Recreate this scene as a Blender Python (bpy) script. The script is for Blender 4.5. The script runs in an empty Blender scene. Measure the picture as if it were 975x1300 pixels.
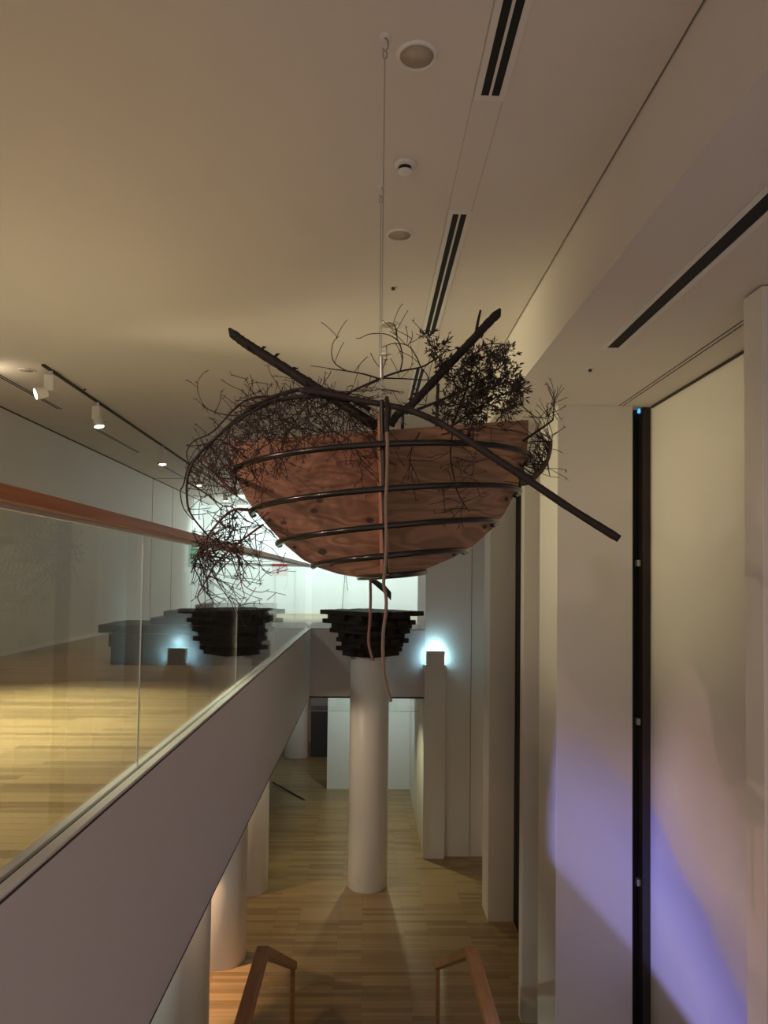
import bpy, bmesh, math, random
from mathutils import Vector, Matrix, Quaternion

sc = bpy.context.scene
COL = sc.collection
CZ = 4.93                      # eye height above the lower floor
PI = math.pi

# ------------------------------------------------------------------ camera
F, W, H, VPX, VPY = 900.0, 975.0, 1300.0, 466.0, 735.0
def cam_axes(pitch=2.0, roll=0.72):
    p, r = math.radians(pitch), math.radians(roll)
    y = math.atan((W / 2 - VPX) / F)
    fw = Vector((math.sin(y) * math.cos(p), math.cos(y) * math.cos(p), math.sin(p)))
    rt = Vector((math.cos(y), -math.sin(y), 0))
    up = rt.cross(fw)
    c, s = math.cos(r), math.sin(r)
    rt2, up2 = rt * c + up * s, up * c - rt * s
    d = Vector((0, 1, 0))
    return rt2, up2, fw, VPX - F * d.dot(rt2) / d.dot(fw), VPY + F * d.dot(up2) / d.dot(fw)
RT, UP, FW, CX, CY = cam_axes()
cd = bpy.data.cameras.new('camera')
cam = bpy.data.objects.new('camera', cd)
COL.objects.link(cam)
m3 = Matrix((RT, UP, -FW)).transposed()
cam.matrix_world = Matrix.Translation((0, 0, CZ)) @ m3.to_4x4()
cd.sensor_fit = 'AUTO'
cd.sensor_width = 36
cd.lens = F / H * 36
cd.shift_x = (W / 2 - CX) / H
cd.shift_y = (CY - H / 2) / H
cd.clip_start = 0.05
sc.camera = cam

def P(px, py, Y):              # the place at depth Y seen along a direction from the eye
    d = RT * ((px - CX) / F) - UP * ((py - CY) / F) + FW
    d = d * (Y / d.y)
    return Vector((d.x, d.y, d.z + CZ))

# ------------------------------------------------------------------ materials
def nodes(name):
    m = bpy.data.materials.new(name)
    m.use_nodes = True
    nt = m.node_tree
    return m, nt, nt.nodes['Principled BSDF']
def N(nt, t, **kw):
    n = nt.nodes.new(t)
    for k, v in kw.items():
        setattr(n, k, v)
    return n
def plain(name, col, rough=0.6, metal=0.0, noise=0.06, scale=6.0, bump=0.0, bscale=200):
    m, nt, b = nodes(name)
    b.inputs['Roughness'].default_value = rough
    b.inputs['Metallic'].default_value = metal
    tc = N(nt, 'ShaderNodeTexCoord')
    nz = N(nt, 'ShaderNodeTexNoise')
    nz.inputs['Scale'].default_value = scale
    nz.inputs['Detail'].default_value = 4
    nt.links.new(tc.outputs['Object'], nz.inputs['Vector'])
    mx = N(nt, 'ShaderNodeMix', data_type='RGBA')
    mx.inputs['A'].default_value = (*[c * (1 - noise) for c in col], 1)
    mx.inputs['B'].default_value = (*[min(1, c * (1 + noise)) for c in col], 1)
    nt.links.new(nz.outputs['Fac'], mx.inputs['Factor'])
    nt.links.new(mx.outputs['Result'], b.inputs['Base Color'])
    if bump:
        n2 = N(nt, 'ShaderNodeTexNoise')
        n2.inputs['Scale'].default_value = bscale
        nt.links.new(tc.outputs['Object'], n2.inputs['Vector'])
        bp = N(nt, 'ShaderNodeBump')
        bp.inputs['Strength'].default_value = bump
        bp.inputs['Distance'].default_value = 0.002
        nt.links.new(n2.outputs['Fac'], bp.inputs['Height'])
        nt.links.new(bp.outputs['Normal'], b.inputs['Normal'])
    return m
def emit(name, col, strength):
    m, nt, b = nodes(name)
    b.inputs['Base Color'].default_value = (*col, 1)
    b.inputs['Emission Color'].default_value = (*col, 1)
    b.inputs['Emission Strength'].default_value = strength
    return m
def floor_mat():
    m, nt, b = nodes('oak_strip_floor')
    geo = N(nt, 'ShaderNodeNewGeometry')
    br = N(nt, 'ShaderNodeTexBrick')
    br.offset = 0.37
    br.offset_frequency = 2
    for k, v in (('Scale', 1.0), ('Mortar Size', 0.0016), ('Brick Width', 0.92), ('Row Height', 0.075), ('Bias', 0.0)):
        br.inputs[k].default_value = v
    br.inputs['Color1'].default_value = (0.0, 0.0, 0.0, 1)
    br.inputs['Color2'].default_value = (1, 1, 1, 1)
    br.inputs['Mortar'].default_value = (0.0, 0.0, 0.0, 1)
    nt.links.new(geo.outputs['Position'], br.inputs['Vector'])
    mp = N(nt, 'ShaderNodeMapping')
    mp.inputs['Scale'].default_value = (1.2, 14, 14)
    nt.links.new(geo.outputs['Position'], mp.inputs['Vector'])
    nz = N(nt, 'ShaderNodeTexNoise')
    nz.inputs['Scale'].default_value = 3.0
    nz.inputs['Detail'].default_value = 6
    nt.links.new(mp.outputs['Vector'], nz.inputs['Vector'])
    ad = N(nt, 'ShaderNodeMath', operation='MULTIPLY_ADD')
    nt.links.new(nz.outputs['Fac'], ad.inputs[0])
    ad.inputs[1].default_value = 0.55
    nt.links.new(br.outputs['Color'], ad.inputs[2])
    rp = N(nt, 'ShaderNodeValToRGB')
    rp.color_ramp.elements[0].position = 0.15
    rp.color_ramp.elements[0].color = (0.216, 0.143, 0.066, 1)
    rp.color_ramp.elements[1].position = 1.3 / 1.5
    rp.color_ramp.elements[1].color = (0.378, 0.262, 0.130, 1)
    nt.links.new(ad.outputs[0], rp.inputs['Fac'])
    mx = N(nt, 'ShaderNodeMix', data_type='RGBA')
    mx.inputs['B'].default_value = (0.10, 0.055, 0.022, 1)
    nt.links.new(br.outputs['Fac'], mx.inputs['Factor'])
    nt.links.new(rp.outputs['Color'], mx.inputs['A'])
    nt.links.new(mx.outputs['Result'], b.inputs['Base Color'])
    b.inputs['Roughness'].default_value = 0.33
    bp = N(nt, 'ShaderNodeBump')
    bp.inputs['Strength'].default_value = 0.25
    bp.inputs['Distance'].default_value = 0.001
    nt.links.new(nz.outputs['Fac'], bp.inputs['Height'])
    nt.links.new(bp.outputs['Normal'], b.inputs['Normal'])
    return m
def wood_mat(name, c1, c2, axis_scale=(1.5, 30, 30), rough=0.45):
    m, nt, b = nodes(name)
    tc = N(nt, 'ShaderNodeTexCoord')
    mp = N(nt, 'ShaderNodeMapping')
    mp.inputs['Scale'].default_value = axis_scale
    nt.links.new(tc.outputs['Object'], mp.inputs['Vector'])
    nz = N(nt, 'ShaderNodeTexNoise')
    nz.inputs['Scale'].default_value = 1.5
    nz.inputs['Detail'].default_value = 7
    nz.inputs['Distortion'].default_value = 0.6
    nt.links.new(mp.outputs['Vector'], nz.inputs['Vector'])
    rp = N(nt, 'ShaderNodeValToRGB')
    rp.color_ramp.elements[0].position = 0.3
    rp.color_ramp.elements[0].color = (*c1, 1)
    rp.color_ramp.elements[1].position = 0.72
    rp.color_ramp.elements[1].color = (*c2, 1)
    nt.links.new(nz.outputs['Fac'], rp.inputs['Fac'])
    nt.links.new(rp.outputs['Color'], b.inputs['Base Color'])
    b.inputs['Roughness'].default_value = rough
    return m
def plywood_mat():
    m, nt, b = nodes('larch_plywood')
    tc = N(nt, 'ShaderNodeTexCoord')
    mp = N(nt, 'ShaderNodeMapping')
    mp.inputs['Scale'].default_value = (1.1, 1.1, 4.2)
    nt.links.new(tc.outputs['Object'], mp.inputs['Vector'])
    nz = N(nt, 'ShaderNodeTexNoise')
    nz.inputs['Scale'].default_value = 2.0
    nz.inputs['Detail'].default_value = 1.5
    nz.inputs['Distortion'].default_value = 1.2
    nt.links.new(mp.outputs['Vector'], nz.inputs['Vector'])
    sn = N(nt, 'ShaderNodeMath', operation='MULTIPLY')
    sn.inputs[1].default_value = 34.0
    nt.links.new(nz.outputs['Fac'], sn.inputs[0])
    si = N(nt, 'ShaderNodeMath', operation='SINE')
    nt.links.new(sn.outputs[0], si.inputs[0])
    rp = N(nt, 'ShaderNodeValToRGB')
    rp.color_ramp.elements[0].position = 0.05
    rp.color_ramp.elements[0].color = (0.225, 0.12, 0.062, 1)
    rp.color_ramp.elements[1].position = 0.9
    rp.color_ramp.elements[1].color = (0.335, 0.187, 0.100, 1)
    ma = N(nt, 'ShaderNodeMath', operation='MULTIPLY_ADD')
    ma.inputs[1].default_value = 0.5
    ma.inputs[2].default_value = 0.5
    nt.links.new(si.outputs[0], ma.inputs[0])
    nt.links.new(ma.outputs[0], rp.inputs['Fac'])
    # knots
    m2 = N(nt, 'ShaderNodeMapping')
    m2.inputs['Scale'].default_value = (5.6, 0.0, 8.0)
    nt.links.new(tc.outputs['Object'], m2.inputs['Vector'])
    vo = N(nt, 'ShaderNodeTexVoronoi')
    vo.inputs['Scale'].default_value = 1.0
    nt.links.new(m2.outputs['Vector'], vo.inputs['Vector'])
    r2 = N(nt, 'ShaderNodeValToRGB')
    r2.color_ramp.elements[0].position = 0.10
    r2.color_ramp.elements[0].color = (1, 1, 1, 1)
    r2.color_ramp.elements[1].position = 0.15
    r2.color_ramp.elements[1].color = (0, 0, 0, 1)
    nt.links.new(vo.outputs['Distance'], r2.inputs['Fac'])
    mx = N(nt, 'ShaderNodeMix', data_type='RGBA')
    mx.inputs['B'].default_value = (0.04, 0.018, 0.009, 1)
    k = N(nt, 'ShaderNodeMath', operation='MULTIPLY')
    k.inputs[1].default_value = 0.85
    nt.links.new(r2.outputs['Color'], k.inputs[0])
    nt.links.new(k.outputs[0], mx.inputs['Factor'])
    nt.links.new(rp.outputs['Color'], mx.inputs['A'])
    nt.links.new(mx.outputs['Result'], b.inputs['Base Color'])
    b.inputs['Roughness'].default_value = 0.55
    return m
def glass_mat(name='clear_glass', tint=(0.965, 0.985, 0.975)):
    m = bpy.data.materials.new(name)
    m.use_nodes = True
    nt = m.node_tree
    nt.nodes.clear()
    out = N(nt, 'ShaderNodeOutputMaterial')
    geo = N(nt, 'ShaderNodeNewGeometry')
    dt = N(nt, 'ShaderNodeVectorMath', operation='DOT_PRODUCT')
    nt.links.new(geo.outputs['Normal'], dt.inputs[0])
    nt.links.new(geo.outputs['Incoming'], dt.inputs[1])
    ab = N(nt, 'ShaderNodeMath', operation='ABSOLUTE')
    nt.links.new(dt.outputs['Value'], ab.inputs[0])
    om = N(nt, 'ShaderNodeMath', operation='SUBTRACT')
    om.inputs[0].default_value = 1.0
    nt.links.new(ab.outputs[0], om.inputs[1])
    pw = N(nt, 'ShaderNodeMath', operation='POWER')
    pw.inputs[1].default_value = 5.0
    nt.links.new(om.outputs[0], pw.inputs[0])
    fr = N(nt, 'ShaderNodeMath', operation='MULTIPLY_ADD')
    fr.inputs[1].default_value = 0.96
    fr.inputs[2].default_value = 0.04
    nt.links.new(pw.outputs[0], fr.inputs[0])
    tr = N(nt, 'ShaderNodeBsdfTransparent')
    tr.inputs['Color'].default_value = (*tint, 1)
    gl = N(nt, 'ShaderNodeBsdfGlossy')
    gl.inputs['Roughness'].default_value = 0.0
    gl.inputs['Color'].default_value = (1, 1, 1, 1)
    mx = N(nt, 'ShaderNodeMixShader')
    nt.links.new(fr.outputs[0], mx.inputs['Fac'])
    nt.links.new(tr.outputs[0], mx.inputs[1])
    nt.links.new(gl.outputs[0], mx.inputs[2])
    nt.links.new(mx.outputs[0], out.inputs['Surface'])
    return m

M = {}
M['wall'] = plain('wall_paint', (0.74, 0.71, 0.66), 0.62, noise=0.02, scale=2)
M['jamb'] = plain('pink_lit_paint', (0.72, 0.60, 0.64), 0.6, noise=0.02, scale=2)  # pink light on the jamb mixed into its colour
M['ceil'] = plain('ceiling_paint', (0.74, 0.70, 0.655), 0.8, noise=0.015, scale=2)
M['fascia'] = plain('fascia_paint', (0.60, 0.57, 0.57), 0.6, noise=0.02, scale=2)
M['floor'] = floor_mat()
M['white'] = plain('white_enamel', (0.78, 0.77, 0.74), 0.4, noise=0.02)
M['black'] = plain('black_void', (0.006, 0.006, 0.006), 0.7)
M['groove'] = plain('dark_groove', (0.05, 0.04, 0.035), 0.8)
M['seam'] = plain('faint_seam', (0.40, 0.36, 0.32), 0.8)
M['steel'] = plain('brushed_steel', (0.45, 0.45, 0.43), 0.42, 0.9)
M['alu'] = plain('satin_aluminium', (0.66, 0.68, 0.64), 0.38, 0.6)
M['tube'] = plain('dark_steel_tube', (0.018, 0.017, 0.014), 0.2, 0.25)
M['rail'] = wood_mat('cherry_rail', (0.34, 0.115, 0.036), (0.50, 0.19, 0.068), (30, 1.2, 30), 0.4)
M['newel'] = wood_mat('oak_rail', (0.26, 0.12, 0.05), (0.38, 0.19, 0.085), (24, 2.0, 24), 0.4)
M['ply'] = plywood_mat()
M['fin'] = wood_mat('pine_board', (0.42, 0.20, 0.12), (0.60, 0.33, 0.22), (30, 30, 2.5), 0.5)
M['bark'] = plain('dark_bark', (0.013, 0.009, 0.0065), 0.75, noise=0.45, scale=40, bump=0.8, bscale=120)
M['twig'] = plain('dry_twig', (0.030, 0.019, 0.014), 0.7, noise=0.3, scale=30)
M['redlit'] = plain('red_lit_twig', (0.17, 0.055, 0.042), 0.6, noise=0.25, scale=30)  # red light falling on these branches, put into their colour
M['moss'] = plain('lichen_bark', (0.085, 0.06, 0.035), 0.85, noise=0.5, scale=50, bump=0.8)
M['leaf'] = plain('dried_leaf', (0.022, 0.015, 0.008), 0.6, noise=0.4, scale=60)
M['char'] = plain('charred_timber', (0.014, 0.010, 0.008), 0.62, noise=0.5, scale=14, bump=0.6, bscale=60)
M['rope'] = plain('jute_rope', (0.20, 0.152, 0.108), 0.9, noise=0.3, scale=120)
M['ropedark'] = plain('brown_cord', (0.19, 0.105, 0.085), 0.9, noise=0.3, scale=120)
M['red'] = plain('red_paper', (0.48, 0.035, 0.045), 0.7, noise=0.03)
M['green'] = plain('green_sign', (0.02, 0.25, 0.12), 0.5)
M['darkwall'] = plain('dark_partition', (0.045, 0.042, 0.04), 0.6)
M['glass'] = glass_mat()
M['lamp'] = emit('lamp_face', (1.0, 0.93, 0.82), 9.0)
M['led'] = emit('cold_led', (0.44, 0.83, 1.0), 80.0)
M['bluelight'] = emit('blue_pilot', (0.1, 0.45, 0.8), 1.2)

# ------------------------------------------------------------------ mesh builder
class MB:
    def __init__(self):
        self.bm = bmesh.new()
    def box(self, x0, x1, y0, y1, z0, z1):
        r = bmesh.ops.create_cube(self.bm, size=1.0)
        for v in r['verts']:
            v.co = Vector(((x0 + x1) / 2 + v.co.x * (x1 - x0), (y0 + y1) / 2 + v.co.y * (y1 - y0), (z0 + z1) / 2 + v.co.z * (z1 - z0)))
        return self
    def obox(self, c, size, rot):
        r = bmesh.ops.create_cube(self.bm, size=1.0)
        for v in r['verts']:
            v.co = Vector(c) + rot @ Vector((v.co.x * size[0], v.co.y * size[1], v.co.z * size[2]))
        return self
    def tube(self, pts, radii, n=6, cap=True):
        pts = [Vector(p) for p in pts]
        if not hasattr(radii, '__len__'):
            radii = [radii] * len(pts)
        prev, nrm = None, None
        rings = []
        for i, p in enumerate(pts):
            a = pts[max(i - 1, 0)]
            b = pts[min(i + 1, len(pts) - 1)]
            t = (b - a)
            if t.length < 1e-9:
                t = Vector((0, 0, 1))
            t.normalize()
            if nrm is None:
                nrm = t.orthogonal().normalized()
            else:
                nrm = nrm - t * nrm.dot(t)
                if nrm.length < 1e-6:
                    nrm = t.orthogonal()
                nrm.normalize()
            bn = t.cross(nrm)
            rings.append([self.bm.verts.new(p + (nrm * math.cos(2 * PI * k / n) + bn * math.sin(2 * PI * k / n)) * radii[i]) for k in range(n)])
        for i in range(len(rings) - 1):
            for k in range(n):
                self.bm.faces.new((rings[i][k], rings[i][(k + 1) % n], rings[i + 1][(k + 1) % n], rings[i + 1][k]))
        if cap:
            self.bm.faces.new(rings[0][::-1])
            self.bm.faces.new(rings[-1])
        return self
    def lathe(self, prof, c, n=32, axis=None):
        # prof: (r, z) list, turned about z through c
        q = axis if axis else Matrix.Identity(3)
        rings = []
        for r, z in prof:
            rings.append([self.bm.verts.new(Vector(c) + q @ Vector((r * math.cos(2 * PI * k / n), r * math.sin(2 * PI * k / n), z))) for k in range(n)])
        for i in range(len(rings) - 1):
            for k in range(n):
                self.bm.faces.new((rings[i][k], rings[i][(k + 1) % n], rings[i + 1][(k + 1) % n], rings[i + 1][k]))
        self.bm.faces.new(rings[0][::-1])
        self.bm.faces.new(rings[-1])
        return self
    def prism(self, outline, d):
        a = [self.bm.verts.new(Vector(p)) for p in outline]
        b = [self.bm.verts.new(Vector(p) + Vector(d)) for p in outline]
        n = len(a)
        self.bm.faces.new(a)
        self.bm.faces.new(b[::-1])
        for i in range(n):
            self.bm.faces.new((a[i], b[i], b[(i + 1) % n], a[(i + 1) % n]))
        return self
    def leaf(self, p, d, L, w):
        d = d.normalized()
        s = d.orthogonal().normalized()
        s = Quaternion(d, random.random() * 2 * PI) @ s
        u = d.cross(s)
        m = p + d * L * 0.45
        v = [self.bm.verts.new(x) for x in (p, m + s * w, m + u * w * 0.35, m - s * w, m - u * w * 0.35, p + d * L)]
        for i in range(4):
            j = 1 + i
            k = 1 + (i + 1) % 4
            self.bm.faces.new((v[0], v[j], v[k]))
            self.bm.faces.new((v[5], v[k], v[j]))
    def build(self, name, mat, parent=None, smooth=False, bevel=0.0, seg=2):
        bmesh.ops.recalc_face_normals(self.bm, faces=self.bm.faces)
        if parent is not None:
            off = world_loc(parent)
            for v in self.bm.verts:
                v.co -= off
        me = bpy.data.meshes.new(name)
        self.bm.to_mesh(me)
        self.bm.free()
        if smooth:
            for p in me.polygons:
                p.use_smooth = True
        me.materials.append(mat)
        o = bpy.data.objects.new(name, me)
        COL.objects.link(o)
        if parent is not None:
            o.parent = parent
        if bevel:
            mod = o.modifiers.new('bevel', 'BEVEL')
            mod.width = bevel
            mod.segments = seg
            mod.limit_method = 'ANGLE'
        return o
def world_loc(o):
    v = Vector(o.location)
    while o.parent:
        o = o.parent
        v += o.location
    return v
def tag(o, label, cat, group=None, kind=None):
    o['label'] = label
    o['category'] = cat
    if group:
        o['group'] = group
    if kind:
        o['kind'] = kind
    return o
def thing(name, label, cat, loc=(0, 0, 0), group=None):
    o = bpy.data.objects.new(name, None)
    o.empty_display_size = 0.1
    COL.objects.link(o)
    o.location = loc
    return tag(o, label, cat, group)
def struct(name, mb, mat, label, cat, **kw):
    return tag(mb.build(name, mat, None, **kw), label, cat, kind='structure')
def B(x0, x1, y0, y1, z0, z1):     # a box whose heights are given from eye level
    return MB().box(x0, x1, y0, y1, z0 + CZ, z1 + CZ)
def copy_tree(o, parent=None):
    c = o.copy()
    COL.objects.link(c)
    c.parent = parent
    for ch in o.children:
        copy_tree(ch, c)
    return c

# ------------------------------------------------------------------ setting
ZL, ZG, ZC, ZS = -4.93, -1.08, 2.2, 1.645      # lower floor, gallery floor, ceiling, right soffit
struct('floor', B(-7, 4, -0.5, 23, ZL - 0.1, ZL), M['floor'], 'oak strip floor of the lower hall', 'floor')
struct('floor', B(-4.83, -1.11, -0.5, 21.6, -2.10, ZG), M['floor'], 'oak strip floor of the upper gallery behind the glass', 'floor')
struct('floor', B(-1.11, 3.0, 14.7, 21.6, -2.10, ZG), M['floor'], 'floor of the bright far gallery room', 'floor')
# balcony edge
struct('wall_balcony', B(-1.11, -1.0, -0.5, 12.8, -2.12, -0.912), M['fascia'], 'mauve grey balcony fascia under the glass railing', 'wall', bevel=0.004)
struct('wall_end_band', B(-1.11, 1.06, 12.8, 14.7, -2.12, -0.912), M['fascia'], 'wall band below the bright opening, behind the column', 'wall', bevel=0.004)
struct('trim_1', B(-1.004, -1.0, -0.5, 12.8, -0.912, -0.906).box(-1.0, 1.06, 12.796, 12.8, -0.912 + CZ, -0.906 + CZ).box(-1.006, -0.999, -0.5, 12.8, -2.122 + CZ, -2.108 + CZ), M['groove'], 'thin dark reveal line along the balcony edge', 'trim')
# walls
struct('wall_left', B(-5.0, -4.83, -0.5, 21.8, ZL, 2.5), M['wall'], 'long pale left wall of the upper gallery', 'wall')
struct('wall_far', B(-4.83, 4.0, 21.6, 21.8, ZL, 2.5), M['wall'], 'brightly lit white wall at the far end', 'wall')
struct('wall_end', B(1.06, 2.9, 12.8, 13.0, ZL, ZS + 0.3), M['wall'], 'grey end wall right of the bright opening', 'wall')
struct('trim_2', B(1.893, 1.900, 12.797, 12.8, ZL, ZS), M['groove'], 'fine vertical seam in the end wall', 'trim')
struct('wall_jamb', B(1.06, 1.22, 13.0, 14.8, -0.912, 2.5), M['jamb'], 'jamb tinted for pink light at the right side of the bright opening', 'wall')
struct('wall_lower_jamb', B(1.06, 1.22, 13.0, 16.8, ZL, -2.12), M['wall'], 'pale side wall inside the lower passage', 'wall')
struct('wall_right', B(2.64, 2.9, -0.5, 13.0, ZL, 2.5), M['wall'], 'tall cream right wall lit yellow above and blue below', 'wall')
# right-hand row of panels
struct('wall_panel', B(1.75, 2.455, 6.5, 7.16, ZL, ZS), M['wall'], 'broad cream wall pier left of the black vertical gap', 'wall', bevel=0.005)
struct('wall_panel', B(1.785, 2.62, 8.03, 8.2, ZL, ZS), M['wall'], 'narrow shaded wall panel second behind the broad pier', 'wall', bevel=0.005)
struct('wall_panel', B(1.81, 2.185, 10.39, 10.9, ZL, ZS), M['wall'], 'slim wall panel beside the end wall with a bright edge', 'wall', bevel=0.005)
struct('wall_recess', B(2.19, 2.62, 8.22, 12.8, ZL, ZS), M['wall'], 'recessed side wall between the slim wall panels', 'wall')
struct('trim_3', B(2.187, 2.194, 9.9, 10.39, ZL, ZS), M['black'], 'black shadow gap beside the slim wall panel', 'trim')
struct('wall_panel', B(2.14, 2.64, 3.78, 3.97, ZL, ZS - 0.012), M['wall'], 'pinkish wall panel at the right edge of the view', 'wall', bevel=0.004)
# gap at the right wall; a black backing stands in for its dark depth
struct('trim_4', B(2.456, 2.64, 6.66, 6.72, ZL, ZS), M['black'], 'black backing for the dark depth of the vertical gap between the pier and the right wall', 'trim')
struct('trim_5', B(2.567, 2.64, 6.55, 6.655, ZL, ZS), M['groove'], 'shade-darkened end strip of the right wall beside the black gap', 'trim')  # grey end face, coloured darker for the shade on it
# ceilings
struct('ceiling', B(-4.815, 1.240, -0.5, 21.6, ZC, ZC + 0.12), M['ceil'], 'high plaster ceiling over gallery and void', 'ceiling')
struct('trim_6', B(-5.0, 1.30, -0.5, 21.7, ZC + 0.12, ZC + 0.2), M['black'], 'dark cavity above the ceiling shadow gaps', 'trim')
struct('ceiling', B(1.252, 2.64, -0.5, 12.8, ZS, ZC + 0.15), M['ceil'], 'dropped soffit with lit vertical face on the right', 'ceiling')
struct('ceiling', B(1.22, 4.0, 13.0, 21.6, ZC - 0.02, ZC + 0.1), M['ceil'], 'ceiling of the far room beyond the end wall', 'ceiling')
struct('ceiling', B(-7, -4.83, -0.5, 21.6, -2.3, -2.1), M['ceil'], 'low ceiling of the lower hall at the far left', 'ceiling')
struct('trim_7', B(-4.83, 1.06, 15.94, 15.96, ZC - 0.005, ZC + 0.002), M['groove'], 'dark joint crossing the ceiling', 'trim')
struct('trim_8', B(2.325, 2.332, -0.5, 6.5, ZS - 0.003, ZS + 0.001).box(2.36, 2.367, -0.5, 6.5, ZS - 0.003 + CZ, ZS + 0.001 + CZ), M['groove'], 'twin groove of the curtain track in the soffit', 'trim')
struct('trim_9', B(2.628, 2.64, -0.5, 6.5, ZS - 0.02, ZS), M['groove'], 'dark joint where soffit meets the right wall', 'trim')
for k, y in enumerate((15.95, 17.6, 19.65)):
    struct('trim_%d' % (11 + k), B(-4.83, -4.826, y, y + 0.012, ZG, ZC), M['groove'],
           ['vertical seam in the left wall at the ceiling joint', 'vertical seam in the left wall near its bright end', 'vertical seam in the left wall farthest back'][k], 'trim')
for k, x in enumerate((0.452, 0.592)):
    struct('trim_%d' % (14 + k), B(x, x + 0.0025, 0, 12.8, ZC - 0.001, ZC + 0.001), M['seam'],
           ['faint left seam linking the ceiling vents', 'faint right seam linking the ceiling vents'][k], 'trim')
struct('trim_10', B(-4.83, -4.822, -0.5, 21.6, ZC - 0.016, ZC + 0.02), M['groove'], 'dark strip standing in for the shadow gap between left wall and ceiling', 'trim')  # solid strip coloured dark for the shade in the gap
struct('baseboard_left', B(-4.83, -4.815, -0.5, 21.6, ZG, ZG + 0.06), M['white'], 'low white skirting along the left gallery wall', 'baseboard')
struct('trim_16', B(-1.0, 1.06, 12.785, 12.8, -2.135, -2.112), M['groove'], 'dark line under the wall band above the lower passage', 'trim')

# stairs below (between the wooden rails)
st = MB()
st.box(-0.9, 0.98, 1.2, 5.38, ZL + CZ - 0.02, -3.62 + CZ)
for k in range(7):
    st.box(-0.9, 0.98, 5.38 + 0.29 * k, 5.38 + 0.29 * (k + 1), ZL + CZ - 0.02, -3.62 - 0.163 * (k + 1) + CZ)
struct('stairs', st, M['floor'], 'short oak staircase below the eye, between the wooden rails', 'stairs')

# ------------------------------------------------------------------ columns
def column(cx, cy, r, z0, z1, label):
    prof = [(r, z0 + CZ), (r, z1 + CZ)]
    o = MB().lathe([(r - 0.004, z0 + CZ), (r, z0 + 0.006 + CZ), (r, z1 - 0.006 + CZ), (r - 0.004, z1 + CZ)], (cx, cy, 0), 64).build('column', M['white'], None)
    for p in o.data.polygons:
        p.use_smooth = len(p.vertices) == 4
    return tag(o, label, 'column')
column(0.066, 11.6, 0.316, ZL, -1.245, 'white round column carrying the stack of charred timbers')
column(-1.81, 7.2, 0.3, ZL, -2.1, 'white column under the balcony nearest the viewer')
column(-1.81, 9.4, 0.3, ZL, -2.1, 'white column under the balcony standing by the warm floor patch')
column(-1.81, 11.45, 0.3, ZL, -2.1, 'white column under the balcony, third and thinnest in the row')
column(-1.90, 19.9, 0.33, ZL, -2.1, 'bluish column far back in the lower passage')

# ------------------------------------------------------------------ lower passage
o = B(-0.88, 1.06, 16.82, 17.0, ZL, -2.12).build('partition_wall', M['white'], None)
tag(o, 'white partition board standing in the lower passage behind the column', 'partition')
o = B(-1.5, -0.5, 19.8, 19.95, ZL, -2.6).build('dark_panel', M['darkwall'], None)
tag(o, 'dark grey panel at the back of the lower passage', 'panel')
t = thing('smoke_curtain', 'clear glass strip hanging under the wall band in the lower passage', 'glass panel', (0, 13.0, -2.12 + CZ))
B(-2.9, 1.05, 13.6, 13.61, -2.52, -2.12).build('glass_pane', M['glass'], t)
B(-2.9, 1.05, 13.598, 13.612, -2.524, -2.52).build('bottom_strip', M['alu'], t)
o = MB().tube([P(346, 993, 17.2) , P(387, 1016, 15.95)], 0.015, 8).build('pole', M['black'], None)
tag(o, 'thin black pole lying on the lower floor', 'pole')

# pier with the cold lamp on the end wall
t = thing('wall_pier', 'pale narrow pier topped by a cold white wall light', 'pier', (1.22, 12.75, ZL + CZ))
B(1.045, 1.43, 12.68, 12.8, ZL, -1.52).build('shaft', M['wall'], t, bevel=0.003)
lampb = B(1.075, 1.40, 12.66, 12.70, -1.60, -1.27).build('light_cover', M['wall'], t, bevel=0.003)
B(1.09, 1.385, 12.705, 12.72, -1.50, -1.29).build('led_plate', M['led'], t)
B(1.09, 1.385, 12.72, 12.80, -1.51, -1.30).build('back_box', M['white'], t)

# ------------------------------------------------------------------ glass railing of the balcony
t = thing('glass_railing', 'glass balcony railing with broad cherry wood handrail', 'railing', (-1.06, 6, -0.91 + CZ))
JOINTS = [-0.5, 1.0, 3.353, 5.81, 8.2, 10.5, 12.82]
for a, b_ in zip(JOINTS[:-1], JOINTS[1:]):
    g = B(-1.061, -1.049, a + 0.006, b_ - 0.006, -0.90, 0.215).build('glass_pane', M['glass'], t)
for y in JOINTS[1:-1]:
    B(-1.058, -1.052, y - 0.0035, y + 0.0035, -0.89, 0.205).build('joint_strip', M['alu'], t)
B(-1.125, -1.0, -0.5, 12.95, 0.205, 0.252).build('handrail', M['rail'], t, bevel=0.006)
B(-1.068, -1.046, -0.5, 12.9, 0.19, 0.207).build('rail_channel', M['alu'], t)
B(-1.046, -1.006, -0.5, 12.84, -0.912, -0.893).build('channel_front', M['white'], t, bevel=0.002)
B(-1.10, -1.066, -0.5, 12.84, -0.912, -0.893).build('channel_back', M['white'], t, bevel=0.002)
B(-1.066, -1.046, -0.5, 12.84, -0.912, -0.905).build('channel_slot', M['black'], t)
t = thing('glass_railing', 'short glass railing crossing in front of the bright opening', 'railing', (0, 12.86, -0.91 + CZ))
for a, b_ in ((-0.99, 0.0), (0.012, 1.05)):
    B(a, b_, 12.85, 12.862, -0.90, 0.215).build('glass_pane', M['glass'], t)
B(-0.997, 1.06, 12.80, 12.925, 0.205, 0.252).build('handrail', M['rail'], t, bevel=0.006)
B(-0.99, 1.06, 12.84, 12.872, -0.912, -0.893).build('channel_front', M['white'], t)

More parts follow.
